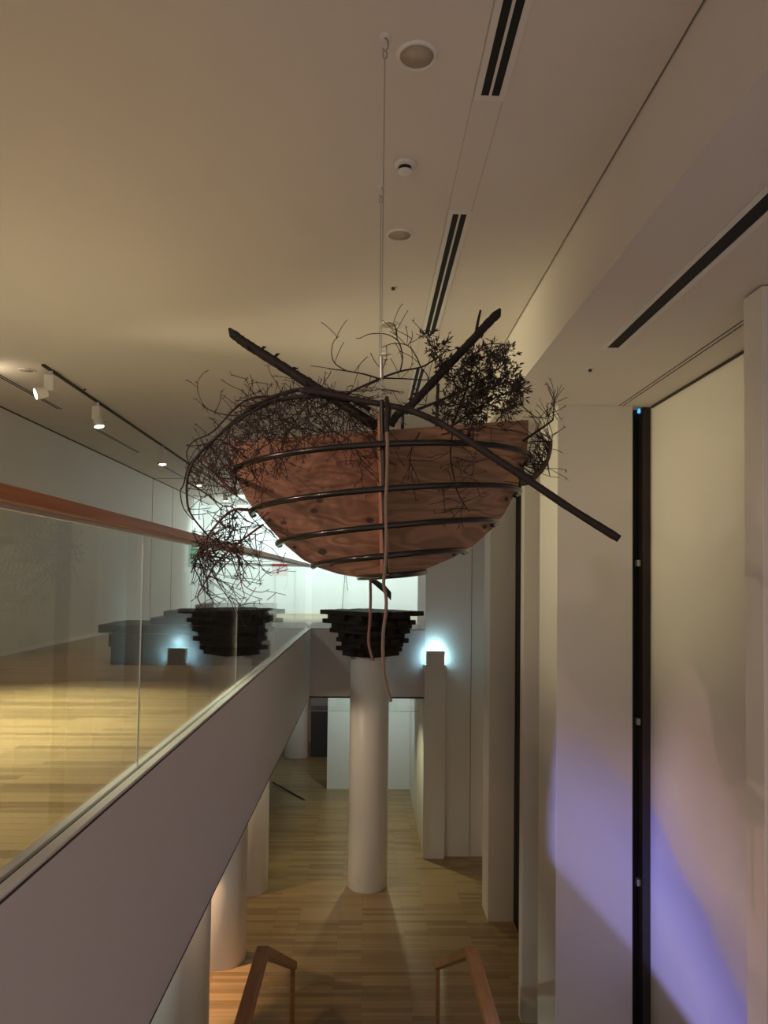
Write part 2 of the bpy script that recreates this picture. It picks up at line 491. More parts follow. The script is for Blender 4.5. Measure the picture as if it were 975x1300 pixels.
# ------------------------------------------------------------------ stair rails
def stair_rail(x, label, inner):
    t = thing('stair_railing', label, 'railing', (x, 6.5, ZL + CZ))
    w = 0.045
    rot = Matrix.Identity(3)
    za, zb = -2.73, -4.08
    y0, y1, y2 = 1.3, 5.38, 7.72
    hm = MB()
    prof = [(y0, za), (y1, za), (y2, zb), (y2, zb - 0.085), (y1 - 0.02, za - 0.075), (y0, za - 0.075)]
    hm.prism([(x - w, y, z + CZ) for y, z in prof], (2 * w, 0, 0))
    hm.build('handrail', M['newel'], t, bevel=0.006)
    MB().box(x - w * 0.6, x + w * 0.6, y2 - 0.055, y2, ZL + CZ, zb - 0.03 + CZ).build('end_post', M['newel'], t, bevel=0.005)
    gm = MB()
    prof = [(y0, za - 0.07), (y1, za - 0.07), (y2 - 0.055, zb - 0.04), (y2 - 0.055, ZL + 0.02), (7.45, ZL + 0.02), (5.4, -3.60), (y0, -3.60)]
    gm.prism([(x - 0.005, y, z + CZ) for y, z in prof], (0.01, 0, 0))
    gm.build('glass_pane', M['glass'], t)
stair_rail(-0.735, 'left wooden stair rail with glass infill', 1)
stair_rail(0.815, 'right wooden stair rail with glass infill', -1)

# ------------------------------------------------------------------ ceiling fittings
def slot(x0, x1, y0, y1, z, label, cat='air vent', slots=2, group=None):
    t = thing('slot_vent', label, cat, ((x0 + x1) / 2, (y0 + y1) / 2, z + CZ), group)
    f = MB()
    fw = 0.028 if slots == 2 else 0.034
    h0, h1 = z - 0.006 + CZ, z + 0.002 + CZ
    f.box(x0, x0 + fw, y0, y1, h0, h1)
    f.box(x1 - fw, x1, y0, y1, h0, h1)
    f.box(x0 + fw, x1 - fw, y0, y0 + 0.03, h0, h1)
    f.box(x0 + fw, x1 - fw, y1 - 0.03, y1, h0, h1)
    if slots == 2:
        c = (x0 + x1) / 2
        f.box(c - 0.006, c + 0.006, y0 + 0.03, y1 - 0.03, h0, h1)
    f.build('frame', M['white'], t)
    B(x0 + 0.02, x1 - 0.02, y0 + 0.022, y1 - 0.022, z - 0.0015, z + 0.001).build('dark_slot', M['black'], t)
    return t
slot(0.458, 0.598, 1.0, 3.16, ZC, 'twin black slot vent in the ceiling nearest the viewer')
slot(0.458, 0.598, 4.14, 6.29, ZC, 'twin black slot vent in the ceiling right above the boat')
slot(0.458, 0.598, 7.27, 9.42, ZC, 'twin black slot vent half hidden by the branches')
slot(1.625, 1.775, 1.0, 4.91, ZS, 'long single black slot vent in the right soffit', slots=1)
slot(-4.16, -4.03, 5.5, 9.46, ZC, 'slot vent over the gallery nearest the left edge')
slot(-4.16, -4.03, 10.59, 12.70, ZC, 'middle slot vent over the gallery beside the track')
slot(-4.16, -4.03, 13.74, 15.85, ZC, 'farthest slot vent over the gallery by the ceiling joint')

def downlight(x, y, z, r, label, lit=False):
    t = thing('downlight', label, 'ceiling light', (x, y, z + CZ))
    MB().lathe([(r * 0.80, z - 0.002 + CZ), (r * 0.84, z - 0.012 + CZ), (r * 0.95, z - 0.011 + CZ), (r, z - 0.003 + CZ), (r, z + 0.001 + CZ), (r * 0.80, z + 0.001 + CZ)], (x, y, 0), 40).build('trim_ring', M['white'], t, smooth=True)
    # recessed cup
    m = MB()
    n = 40
    prof = [(r * 0.80, -0.004), (r * 0.70, 0.05), (r * 0.45, 0.085), (0.02, 0.09)]
    m.lathe([(a, z + h + CZ) for a, h in prof], (x, y, 0), n)
    m.build('reflector', M['cup'], t, smooth=True)
    return t
M['cup'] = plain('reflector_cup', (0.50, 0.44, 0.34), 0.45, 0.0)
# holes in the ceiling for the cups: the cups sit below a cut-out; build the ceiling with openings
DL = [(0.18, 2.90, 0.088, 'recessed round downlight nearest the viewer'), (0.18, 4.45, 0.088, 'recessed round downlight second from the viewer'),
      (0.163, 6.05, 0.088, 'recessed round downlight behind the hanging wire'), (0.15, 6.87, 0.06, 'small recessed light just above the branches'),
      (-3.69, 7.65, 0.088, 'recessed downlight beside the first track spotlight'), (-3.75, 10.1, 0.07, 'recessed downlight beside the second track spotlight')]
for x, y, r, lab in DL:
    downlight(x, y, ZC, r, lab)
ceil_obj = [o for o in COL.objects if o.name == 'ceiling'][0]
cut = bmesh.new()
for x, y, r, lab in DL:
    bmesh.ops.create_cone(cut, cap_ends=True, segments=40, radius1=r * 0.82, radius2=r * 0.82, depth=0.5, matrix=Matrix.Translation((x, y, ZC + CZ)))
cme = bpy.data.meshes.new('cut')
cut.to_mesh(cme)
cut.free()
co = bpy.data.objects.new('cut', cme)
COL.objects.link(co)
bm_ = ceil_obj.modifiers.new('holes', 'BOOLEAN')
bm_.object = co
bm_.operation = 'DIFFERENCE'
bm_.solver = 'EXACT'
dg = bpy.context.evaluated_depsgraph_get()
ev = ceil_obj.evaluated_get(dg)
newme = bpy.data.meshes.new_from_object(ev)
ceil_obj.modifiers.clear()
ceil_obj.data = newme
bpy.data.objects.remove(co)

t = thing('smoke_detector', 'small white domed smoke detector with black slit', 'smoke detector', (0.171, 3.68, ZC + CZ))
MB().lathe([(0.004, 0), (0.03, 0.001), (0.038, 0.006), (0.04, 0.012)], (0.171, 3.68, ZC - 0.052 + CZ), 32).build('dome', M['white'], t, smooth=True)
MB().lathe([(0.034, 0), (0.034, 0.020)], (0.171, 3.68, ZC - 0.038 + CZ), 32).build('slit', M['black'], t)
MB().lathe([(0.046, 0), (0.058, 0.006), (0.06, 0.02)], (0.171, 3.68, ZC - 0.019 + CZ), 32).build('base', M['white'], t, smooth=True)
def sprinkler(x, y, z, label):
    t = thing('sprinkler', label, 'sprinkler', (x, y, z + CZ))
    MB().lathe([(0.028, 0), (0.032, 0.006)], (x, y, z - 0.006 + CZ), 24).build('plate', M['white'], t)
    MB().lathe([(0.004, 0), (0.014, 0.004), (0.012, 0.02)], (x, y, z - 0.026 + CZ), 16).build('head', M['groove'], t, smooth=True)
sprinkler(0.167, 5.26, ZC, 'tiny sprinkler head between the downlights')
sprinkler(1.70, 5.38, ZS, 'tiny sprinkler head in the right soffit')
sprinkler(-3.35, 8.35, ZC, 'tiny sprinkler head beside the track')

# track and spot heads
t = thing('lighting_track', 'thin ceiling lighting track over the gallery', 'light track', (-3.46, 12, ZC + CZ))
tr = MB()
def trx(y):
    return -3.41 - 0.011 * (y - 7.4)
tr.prism([(trx(7.41) - 0.017, 7.41, ZC - 0.022 + CZ), (trx(7.41) + 0.017, 7.41, ZC - 0.022 + CZ), (trx(21) + 0.017, 21, ZC - 0.022 + CZ), (trx(21) - 0.017, 21, ZC - 0.022 + CZ)], (0, 0, 0.023))
tr.build('rail', M['groove'], t)
def spot_head(y, aim, label, small=False):
    x = trx(y)
    top = ZC - 0.02 + CZ
    t = thing('track_spotlight', label, 'spotlight', (x, y, top), 'spotlights on the gallery track')
    MB().lathe([(0.02, -0.06), (0.02, 0.0)], (x, y, top), 16).build('stem', M['white'], t)
    MB().box(x - 0.05, x + 0.05, y - 0.05, y + 0.05, top - 0.22, top - 0.05).build('driver_box', M['white'], t, bevel=0.004)
    a = Vector(aim).normalized()
    q = a.to_track_quat('Z', 'Y').to_matrix()
    c = Vector((x, y, top - 0.25)) + Vector((a.x, a.y, 0)) * 0.09
    MB().lathe([(0.035, -0.06), (0.055, -0.055), (0.062, 0.02), (0.062, 0.06)], c, 24, q).build('lamp_head', M['white'], t, smooth=False)
    MB().lathe([(0.056, 0.0), (0.056, 0.004)], c + a * 0.0585, 24, q).build('lens', M['lamp'], t)
    return c + a * 0.08
H1 = spot_head(7.6, (-0.75, -0.5, -0.3), 'nearest track spotlight, tilted towards the left wall')
H2 = spot_head(8.95, (0.25, -0.1, -1.0), 'second track spotlight along, pointing down')
H3 = spot_head(11.9, (0.1, -0.1, -1.0), 'third track spotlight along, pointing down')
H4 = spot_head(14.6, (0.1, -0.1, -1.0), 'track spotlight seen through the left twigs')
H5 = spot_head(17.5, (0.15, -0.1, -1.0), 'farthest track spotlight, beside the edge of the boat')

# brackets in the black gap and blue pilot light
for k, py in enumerate((715, 916, 1120)):
    p = P(812, py, 6.62)
    o = MB().box(p.x - 0.03, p.x + 0.03, 6.60, 6.66, p.z - 0.03, p.z + 0.03).build('gap_bracket', M['alu'], None)
    tag(o, ['topmost small bracket in the black wall gap', 'middle small bracket in the black wall gap', 'lowest small bracket in the black wall gap'][k], 'bracket')
p = P(812, 521, 6.62)
o = MB().lathe([(0.004, -0.03), (0.022, -0.02), (0.016, 0.01), (0.008, 0.035)], p, 16).build('pilot_light', M['bluelight'], None, smooth=True)
tag(o, 'small blue light at the top of the black wall gap', 'light')

# exit sign, red sheet, hanging cords in the far room
t = thing('exit_sign', 'green exit sign box seen edge-on on the left wall', 'sign', (-4.78, 19.6, 0.6 + CZ))
B(-4.83, -4.79, 19.25, 20.1, 0.30, 0.92).build('sign_box', M['white'], t)
B(-4.79, -4.785, 19.28, 20.07, 0.33, 0.89).build('sign_face', M['green'], t)
o = B(-2.88, -2.40, 21.55, 21.56, 0.07, 0.52).build('red_sheet', M['red'], None)
tag(o, 'red square sheet hung on the far white wall', 'sheet')
def cord(pts, r, label, mat='groove'):
    o = MB().tube(pts, r, 5).build('dangling_string', M[mat], None, smooth=True)
    tag(o, label, 'cord')
cord([P(365, 722, 21.5), P(365.5, 735, 21.5), P(363, 745, 21.5), P(361, 750, 21.5)], 0.008, 'short dark cord hanging from the red sheet')
cord([P(438, 690, 20.5), P(437.5, 735, 20.5), P(435, 765, 20.5), P(434.5, 775, 20.5)], 0.008, 'long thin cord hanging in the bright opening')
cord([P(440, 690, 20.5), P(439.5, 735, 20.5), P(441, 745, 20.5), P(441.5, 750, 20.5)], 0.008, 'short curled cord hanging in the bright opening')

# ------------------------------------------------------------------ charred timber stack on the column
random.seed(11)
t = thing('timber_stack', 'inverted pyramid of charred timbers balanced on the round column', 'sculpture', (0.066, 11.55, -1.25 + CZ))
def stack(cx, cy, zb, layers, lh, half_top, half_bot, t, yaw=PI / 4, flip=False):
    for L in range(layers):
        f = L / (layers - 1)
        half = half_bot + (half_top - half_bot) * f
        z0 = zb + L * lh
        d = L % 2
        nb = max(3, int(round(2 * half / 0.14)))
        w = 2 * half / nb
        rot = Matrix.Rotation(yaw + (PI / 2 if d else 0), 3, 'Z')
        for k in range(nb):
            ln = 2 * half * ((1.2 if d else 0.98) + random.choice((-0.1, -0.05, 0.0, 0.05, 0.1)))
            off = random.uniform(-0.06, 0.06)
            c = Vector((cx, cy, z0 + lh / 2)) + rot @ Vector((off, -half + w * (k + 0.5), 0))
            MB().obox(c, (ln, w * 0.985, lh * 0.99), rot).build('timber', M['char'], t, bevel=0.004, seg=1)
stack(0.07, 11.6, -1.245 + CZ, 10, 0.0735, 0.525, 0.31, t)

# dark stepped pile on the gallery floor
random.seed(4)
t = thing('timber_pile', 'low stepped pile of dark timbers on the gallery floor behind glass', 'sculpture', (-2.2, 9.2, ZG + CZ))
for (x0, x1, y0, y1, z0, z1) in ((-3.12, -1.30, 8.75, 9.9, ZG, -0.86), (-3.16, -1.32, 8.72, 9.8, -0.86, -0.70), (-3.32, -1.36, 8.8, 9.8, -0.70, -0.60),
                                 (-2.75, -1.30, 9.0, 10.0, -0.60, -0.52), (-2.62, -1.34, 9.1, 10.0, -0.52, -0.44), (-2.25, -1.28, 9.3, 10.2, -0.44, -0.36)):
    n = 4
    for k in range(n):
        a = y0 + (y1 - y0) * k / n
        B(x0 + random.uniform(0, .04), x1 - random.uniform(0, .03), a, a + (y1 - y0) / n * 0.985, z0, z1 - 0.002).build('timber', M['char'], t, bevel=0.004, seg=1)

# ------------------------------------------------------------------ the boat
YP = 3.43
boat = thing('boat_frame', 'hanging plywood and steel boat frame seen bow-on', 'boat', P(484, 640, 3.1))
rightside = [(671, 533), (670.5, 556), (668, 582), (663, 603), (654, 626), (641, 651), (625, 671), (602, 692), (575, 708), (545, 721), (512, 730), (482, 733.5)]
leftside = [(455, 733), (430, 729), (405, 721), (385, 711), (362, 692), (341, 669), (325, 650), (312, 633), (301, 608), (295, 585), (293, 560)]
outl = [P(x, y, YP) for x, y in rightside + leftside]
MB().prism(outl, (0, 0.021, 0)).build('bulkhead', M['ply'], boat)
# stem board and its dark front strap
def vec_xz(px, py, Y):
    return P(px, py, Y)
yf = 2.80
st_top, st_bot = P(484.5, 508, yf), P(490.5, 733, yf)
fin = MB()
prof = []
for a in range(13):
    f = a / 12
    prof.append((f, st_top.lerp(st_bot, f)))
front = [p.copy() for f, p in prof]
back_top = P(481, 519, YP)
tilt = (st_bot.x - st_top.x)
poly = [Vector((0, 2.815, st_top.z - 0.035)), Vector((0, 2.90, st_top.z - 0.075)), Vector((0, YP - 0.002, back_top.z - 0.03)), Vector((0, YP - 0.002, P(480, 733, YP).z - 0.0)), Vector((0, 3.1, P(480, 734, 3.1).z)), Vector((0, 2.815, st_bot.z))]
def xat(z):
    f = (st_top.z - z) / (st_top.z - st_bot.z)
    return st_top.x + tilt * f
fin.prism([Vector((xat(p.z) - 0.013, p.y, p.z)) for p in poly], (0.026, 0, 0))
fin.build('stem_board', M['fin'], boat)
MB().tube([p for p in front], 0.0095, 8).build('stem_strap', M['tube'], boat)
# keel plank running aft behind the bulkhead
MB().prism([Vector((xat(z) - 0.013, y, z)) for y, z in ((YP + 0.023, P(481, 545, YP).z), (4.05, P(481, 545, YP).z + 0.02), (4.05, P(481, 640, YP).z), (YP + 0.023, P(480, 725, YP).z))], (0.026, 0, 0)).build('keel_board', M['fin'], boat)
# bent tubes
def hoop(pl, pr, pc, name='bent_tube'):
    L_, R_ = P(pl[0], pl[1], YP - 0.012), P(pr[0], pr[1], YP - 0.012)
    C_ = P(pc[0], pc[1], yf - 0.024)
    pts = []
    n = 40
    mid = (L_ + R_) / 2
    for i in range(n + 1):
        a = PI * i / n
        s = -math.cos(a)
        base = L_.lerp(R_, (s + 1) / 2)
        dep = math.sin(a) ** 0.85 * (YP - 0.012 - C_.y)
        zc = (C_.z - mid.z) * math.sin(a) ** 1.2
        pts.append(Vector((base.x, base.y - dep, base.z + zc)))
    pts = [pts[0] + Vector((0.003, 0.003, -0.008))] + pts + [pts[-1] + Vector((-0.003, 0.003, -0.008))]
    MB().tube(pts, 0.0128, 10).build(name, M['tube'], boat, smooth=True)
hoop((301, 607), (667, 589), (487, 563.5))
hoop((322, 654), (654, 629), (488, 620))
hoop((355, 692), (626, 666), (489, 667))
hoop((398, 719), (588, 701), (490, 704.5))
hoop((456, 733), (536, 726), (490, 730))
# bolts where the tubes are fixed
for px, py in ((312, 614), (342, 660), (374, 695), (420, 717), (659, 598), (643, 634), (615, 669), (576, 704)):
    q = Matrix.Rotation(PI / 2, 3, 'X')
    MB().lathe([(0.009, 0), (0.009, 0.010)], P(px, py, YP), 10, q).build('bolt', M['groove'], boat)
# uprights behind the bulkhead that carry the logs
for (x0, y0_, x1, y1_) in ((511, 527, 511, 548), (556, 487, 554, 546)):
    MB().tube([P(x0, y0_, 3.46), P(x1, y1_, 3.46)], 0.0085, 8).build('upright_rod', M['tube'], boat)
# dark wooden stub below the keel
k1 = [(466, 735), (478, 736), (490, 744), (497, 752), (496.5, 763), (492, 757), (484, 750), (476, 743)]
MB().prism([P(x, y, 3.2) for x, y in k1], (0, 0.05, 0)).build('keel_stub', M['bark'], boat, bevel=0.006)

# wires and hooks
def wire(hx, hy, pend, label):
    t = thing('hanging_wire', label, 'wire', (hx, hy, ZC + CZ))
    MB().lathe([(0.022, -0.006), (0.022, 0.0)], (hx, hy, ZC + CZ), 20).build('ceiling_plate', M['white'], t)
    top = ZC + CZ
    MB().tube([(hx, hy, top - 0.004), (hx + 0.013, hy, top - 0.022), (hx + 0.012, hy, top - 0.048), (hx, hy, top - 0.06), (hx - 0.01, hy, top - 0.05)], 0.0035, 6).build('hook', M['steel'], t, smooth=True)
    pts = [Vector((hx + 0.008 * math.cos(a), hy, top - 0.076 + 0.018 * math.sin(a))) for a in [2 * PI * i / 12 for i in range(13)]]
    MB().tube(pts, 0.003, 6).build('ring', M['steel'], t, smooth=True)
    MB().tube([(hx, hy, top - 0.094), pend], 0.0022, 6).build('cable', M['steel'], t)
    return t
e1 = P(484, 478, 2.82)
w1 = wire(0.044, 2.80, P(484, 455, 2.82), 'near steel wire holding the bow of the boat')
MB().tube([P(484, 453, 2.82), P(484.3, 480, 2.82)], 0.0075, 10).build('turnbuckle', M['steel'], w1)
MB().tube([P(484.3, 480, 2.82), P(483, 490, 2.83), P(484, 508, 2.83)], 0.0018, 5).build('loop_left', M['steel'], w1)
MB().tube([P(484.3, 480, 2.82), P(487.5, 492, 2.83), P(491, 512, 2.95)], 0.0018, 5).build('loop_right', M['steel'], w1)
wire(0.05, 3.90, P(481, 548, 3.9), 'far steel wire holding the stern of the boat')

# ropes
def twisted(pts, r, name, label, mat, turns=26):
    pts = [Vector(p) for p in pts]
    # resample with catmull-rom
    fine = []
    n = len(pts)
    for i in range(n - 1):
        p0, p1, p2, p3 = pts[max(i - 1, 0)], pts[i], pts[i + 1], pts[min(i + 2, n - 1)]
        for s in range(30):
            u = s / 30
            fine.append(0.5 * ((2 * p1) + (p2 - p0) * u + (2 * p0 - 5 * p1 + 4 * p2 - p3) * u * u + (3 * p1 - p0 - 3 * p2 + p3) * u ** 3))
    fine.append(pts[-1])
    mb = MB()
    for k in range(3):
        line = []
        for i, p in enumerate(fine):
            a = 2 * PI * (k / 3 + turns * i / len(fine))
            line.append(p + Vector((math.cos(a), math.sin(a), 0)) * r * 0.5)
        mb.tube(line, r * 0.56, 6)
    o = mb.build(name, M[mat], None, smooth=True)
    return tag(o, label, 'rope')
twisted([P(491.5, 549, 2.755), P(492, 565, 2.75), P(491.5, 600, 2.75), P(490, 640, 2.75), P(490.5, 690, 2.75), P(488.5, 725, 2.75), P(487, 742, 2.75), P(490, 757, 2.75), P(490, 775, 2.75), P(486.5, 805, 2.75), P(486.5, 835, 2.75), P(489, 865, 2.75), P(496, 890, 2.75)], 0.0072, 'rope', 'longer pale twisted rope hanging down the boat stem', 'rope', 60)
twisted([P(470, 731, 3.2), P(470.5, 760, 3.2), P(469.5, 790, 3.2), P(468, 808, 3.2), P(469, 822, 3.2), P(473.5, 838, 3.2)], 0.0066, 'rope', 'shorter brown rope hanging below the boat keel', 'ropedark', 18)
o = MB().tube([P(491, 505, 2.86), P(493, 520, 2.80), P(491, 535, 2.78), P(491.5, 551, 2.757)], [0.008, 0.013, 0.012, 0.008], 8).build('rope_knot', M['bark'], None, smooth=True)
tag(o, 'knotted rope lashing around the log at the bow', 'rope')

# ------------------------------------------------------------------ logs and branches
def spline(pts, k=8):
    pts = [Vector(p) for p in pts]
    out = []
    n = len(pts)
    for i in range(n - 1):
        p0, p1, p2, p3 = pts[max(i - 1, 0)], pts[i], pts[i + 1], pts[min(i + 2, n - 1)]
        for s in range(k):
            u = s / k
            out.append(0.5 * ((2 * p1) + (p2 - p0) * u + (2 * p0 - 5 * p1 + 4 * p2 - p3) * u * u + (3 * p1 - p0 - 3 * p2 + p3) * u ** 3))
    out.append(pts[-1])
    return out
def px_line(lst, k=8):
    return spline([P(*p) for p in lst], k)
def log(lst, r0, r1, label, nubs=6, seed=1, name='log', sides=()):
    rnd = random.Random(seed)
    line = px_line(lst, 10)
    n = len(line)
    rad = [(r0 + (r1 - r0) * i / (n - 1)) * rnd.uniform(0.93, 1.07) for i in range(n)]
    mb = MB()
    d0 = (line[0] - line[1]).normalized()
    tip = line[0] + d0 * rad[0] * 1.1 + Vector((0, 0, rad[0] * 0.55))
    mb.tube([tip] + line, [rad[0] * 0.3] + rad, 10)
    for k in range(nubs):
        i = rnd.randrange(2, n - 2)
        d = (line[i + 1] - line[i]).normalized()
        s = (d.orthogonal() * rnd.uniform(-1, 1) + d * 0.6 + Vector((0, 0, rnd.uniform(0.0, 1)))).normalized()
        mb.tube([line[i], line[i] + s * rad[i] * 1.5, line[i] + s * rad[i] * 1.9 + d * 0.008], [rad[i] * 0.45, rad[i] * 0.3, rad[i] * 0.08], 6)
    for sl, a, b_ in sides:
        l2 = px_line(sl, 6)
        mb.tube(l2, [a + (b_ - a) * i / (len(l2) - 1) for i in range(len(l2))], 7)
    o = mb.build(name, M['bark'], None, smooth=True)
    return tag(o, label, 'log')
log([(296, 424, 3.12), (312, 436, 3.12), (350, 460, 3.12), (392, 487, 3.12), (430, 510, 3.12), (460, 530, 3.14), (478, 541, 3.16)], 0.021, 0.024, 'dark notched log slanting up to the left above the boat', 14, 3)
log([(631, 399, 3.20), (618, 412, 3.18), (595, 437, 3.15), (570, 463, 3.12), (545, 490, 3.1), (522, 514, 3.1), (505, 526, 3.1), (496, 540, 3.1)], 0.020, 0.017, 'dark log slanting up to the right above the boat', 8, 5,
    sides=[([(604, 428, 3.16), (606, 412, 3.16), (610, 394, 3.16)], 0.009, 0.005)])
log([(384, 496, 2.98), (420, 501, 2.97), (460, 509, 2.95), (484, 513, 2.93), (520, 521, 2.90), (552, 534, 2.85), (582, 551, 2.78), (620, 576, 2.72), (670, 609, 2.68), (725, 646, 2.65), (786, 684, 2.62)], 0.0125, 0.0155, 'long smooth dark pole lying across the bow, pointing down right', 5, 8)

def spikes(mb, p, d, rnd, n, L=0.014, r=0.0015):
    for k in range(n):
        s = (d * 0.4 + Vector((rnd.uniform(-1, 1), rnd.uniform(-1, 1), rnd.uniform(-1, 1)))).normalized()
        q = p + s * L * rnd.uniform(0.5, 1.5)
        mb.tube([p, q], [r, r * 0.5], 4)
def grow(mb, p, d, L, r, depth, rnd, droop=(0, 0, 0), wander=0.28, seg=0.022, branch=0.35, clamp=None, rmin=0.0016):
    n = max(4, int(L / seg))
    pts, rad = [p.copy()], [r]
    d = d.normalized()
    axis = Vector((rnd.uniform(-.5, .5), rnd.choice((-1, 1)), rnd.uniform(-.5, .5))).normalized()
    curl = rnd.uniform(0.02, 0.16)
    for i in range(n):
        d = Quaternion(axis, curl) @ d
        d = (d + Vector((rnd.uniform(-1, 1), rnd.uniform(-0.6, 0.6), rnd.uniform(-1, 1))) * wander * 0.3 + Vector(droop)).normalized()
        q = pts[-1] + d * seg
        if clamp and not clamp(q):
            break
        pts.append(q)
        rad.append(max(rmin, r * (1 - 0.6 * (i + 1) / n)))
        if depth > 0 and rnd.random() < branch:
            s = Vector((rnd.uniform(-1, 1), rnd.uniform(-0.7, 0.7), rnd.uniform(-1, 1))).normalized()
            cd_ = (d * 0.6 + s * 0.9).normalized()
            grow(mb, q, cd_, L * rnd.uniform(0.35, 0.75), rad[-1] * 0.78, depth - 1, rnd, droop, wander, seg, branch * 0.75, clamp, rmin)
            if rnd.random() < 0.5:
                spikes(mb, q, d, rnd, 3)
    if len(pts) > 1:
        mb.tube(pts, rad, 4, cap=True)
        if rnd.random() < 0.55:
            spikes(mb, pts[-1], d, rnd, 3)
    return pts
def branch_obj(name, label, stems, twigs_fn, seed, stem_mat='bark', twig_mat='twig', cat='branch', single=False):
    rnd = random.Random(seed)
    t = thing(name, label, cat, P(*stems[0][0][0]))
    smb = MB()
    lines = []
    for lst, r0, r1 in stems:
        l = px_line(lst, 8)
        lines.append(l)
        smb.tube(l, [r0 + (r1 - r0) * i / (len(l) - 1) for i in range(len(l))], 7)
    if single:
        twigs_fn(smb, lines, rnd)
        smb.build('stem', M[stem_mat], t, smooth=True)
        return t
    smb.build('stem', M[stem_mat], t, smooth=True)
    tmb = MB()
    twigs_fn(tmb, lines, rnd)
    o = tmb.build('twigs', M[twig_mat], t, smooth=True)
    return t
FRONT = lambda q: q.y < YP - 0.02 and q.y > 2.55
def fan(tmb, line, rnd, count, dirs, L, r, depth, droop, i0=0.0, i1=1.0, wander=0.22, branch=0.27, seg=0.024, clamp=FRONT):
    count = max(3, int(count * 0.72))
    r = r * 1.25
    n = len(line)
    for k in range(count):
        f = i0 + (i1 - i0) * rnd.random()
        i = min(n - 2, int(f * (n - 1)))
        p = line[i].lerp(line[i + 1], rnd.random())
        d = Vector(rnd.choice(dirs)) + Vector((rnd.uniform(-.6, .6), rnd.uniform(-.5, .5), rnd.uniform(-.6, .6)))
        grow(tmb, p, d, L * rnd.uniform(0.5, 1.2), r * rnd.uniform(0.7, 1.2), depth, rnd, droop, wander, seg, branch, clamp)
# 1 big arching branch on the left
def left_of(px):
    k = (px - 466) / F
    return lambda q: FRONT(q) and q.x > k * q.y
def fill(tmb, rnd, count, x0, x1, y0, y1, Y, L, r, depth, clamp, dirs=None, ytop=None):
    for k in range(int(count * 0.8)):
        px = rnd.uniform(x0, x1)
        lo = y0 if ytop is None else ytop(px)
        p = P(px, rnd.uniform(lo, y1), Y + rnd.uniform(-.12, .15))
        d = Vector((rnd.uniform(-1, 1), rnd.uniform(-.3, .3), rnd.uniform(-1, .7)))
        grow(tmb, p, d, L * rnd.uniform(.5, 1.3), r * rnd.uniform(.8, 1.2), depth, rnd, (0, 0, -0.01), 0.3, 0.022, 0.3, clamp)
def tw1(t, ls, rnd):
    C1 = left_of(234)
    top = lambda px: 506 + max(0, 350 - px) * 0.50
    fan(t, ls[0], rnd, 46, [(0.3, -0.1, -1), (-0.3, 0, -0.9), (0.9, 0, -0.5)], 0.22, 0.0028, 2, (0.01, 0, -0.03), 0.0, 0.55, clamp=C1)
    fan(t, ls[0], rnd, 9, [(-.2, 0, 1), (.4, 0, 1)], 0.06, 0.0018, 1, (0, 0, 0), 0.0, 0.42, clamp=C1)
    fan(t, ls[0], rnd, 20, [(0.9, 0, -0.5), (0.8, 0, -1)], 0.15, 0.0026, 2, (0.02, 0, -0.02), 0.5, 0.8, clamp=C1)
    fan(t, ls[0], rnd, 7, [(0.9, 0, -0.3), (0.8, 0, .5)], 0.07, 0.002, 1, (0.0, 0, 0), 0.8, 1.0, clamp=C1)
    fan(t, ls[1], rnd, 40, [(0, 0, -1), (0.8, 0, -0.5), (-0.8, 0, -0.5)], 0.22, 0.0028, 2, (0, 0, -0.03), clamp=C1)
    fill(t, rnd, 100, 305, 472, 506, 556, 3.12, 0.17, 0.0024, 1, left_of(236), ytop=top)
    fill(t, rnd, 26, 256, 312, 545, 600, 3.1, 0.12, 0.0022, 1, left_of(240), ytop=top)
    fan(t, ls[2], rnd, 8, [(1, 0, -0.6), (0.5, 0, -0.8)], 0.08, 0.002, 1, (0, 0, 0), clamp=C1)
    fan(t, ls[4], rnd, 8, [(1, 0, .6), (0.3, 0, -0.8)], 0.05, 0.0017, 0, (0, 0, 0), clamp=C1)
branch_obj('dry_branch', 'large bare branch arching over the left side of the boat', [
    ([(470, 520, 3.05), (430, 499, 3.05), (388, 494, 3.05), (355, 501, 3.05), (328, 513, 3.05), (300, 532, 3.05), (272, 558, 3.05), (250, 580, 3.05), (239, 603, 3.05), (237, 628, 3.05), (242, 652, 3.05), (262, 678, 3.05), (272, 688, 3.05)], 0.011, 0.003),
    ([(445, 508, 3.0), (400, 503, 3.0), (352, 508, 3.0), (318, 524, 3.0), (292, 541, 3.0)], 0.012, 0.005),
    ([(352, 503, 3.1), (322, 505, 3.1), (300, 517, 3.1), (270, 548, 3.1), (246, 560, 3.1), (237, 575, 3.1), (240, 590, 3.1)], 0.005, 0.002),
    ([(254, 578, 3.1), (240, 590, 3.1), (233, 615, 3.1), (229, 625, 3.1), (233, 645, 3.1), (245, 660, 3.1)], 0.004, 0.002),
    ([(238, 612, 3.1), (262, 627, 3.1), (285, 643, 3.1), (297, 640, 3.1)], 0.004, 0.0015),
], tw1, 21)
# 2 branch with red light in its colour, along the left edge of the bulkhead
def tw2(t, ls, rnd):
    fan(t, ls[0], rnd, 20, [(0.6, 0, 1), (1, 0, 0.2), (0.2, 0, 1)], 0.11, 0.0022, 2, (0, 0, 0.0), clamp=left_of(240))
branch_obj('dry_branch', 'branch coloured as red-lit beside the upper left edge of the boat', [
    ([(300, 627, 3.2), (283, 612, 3.2), (268, 594, 3.2), (254, 575, 3.2)], 0.008, 0.004),
    ([(300, 624, 3.2), (290, 585, 3.2), (288, 552, 3.2)], 0.005, 0.002)], tw2, 5, 'redlit', 'twig')
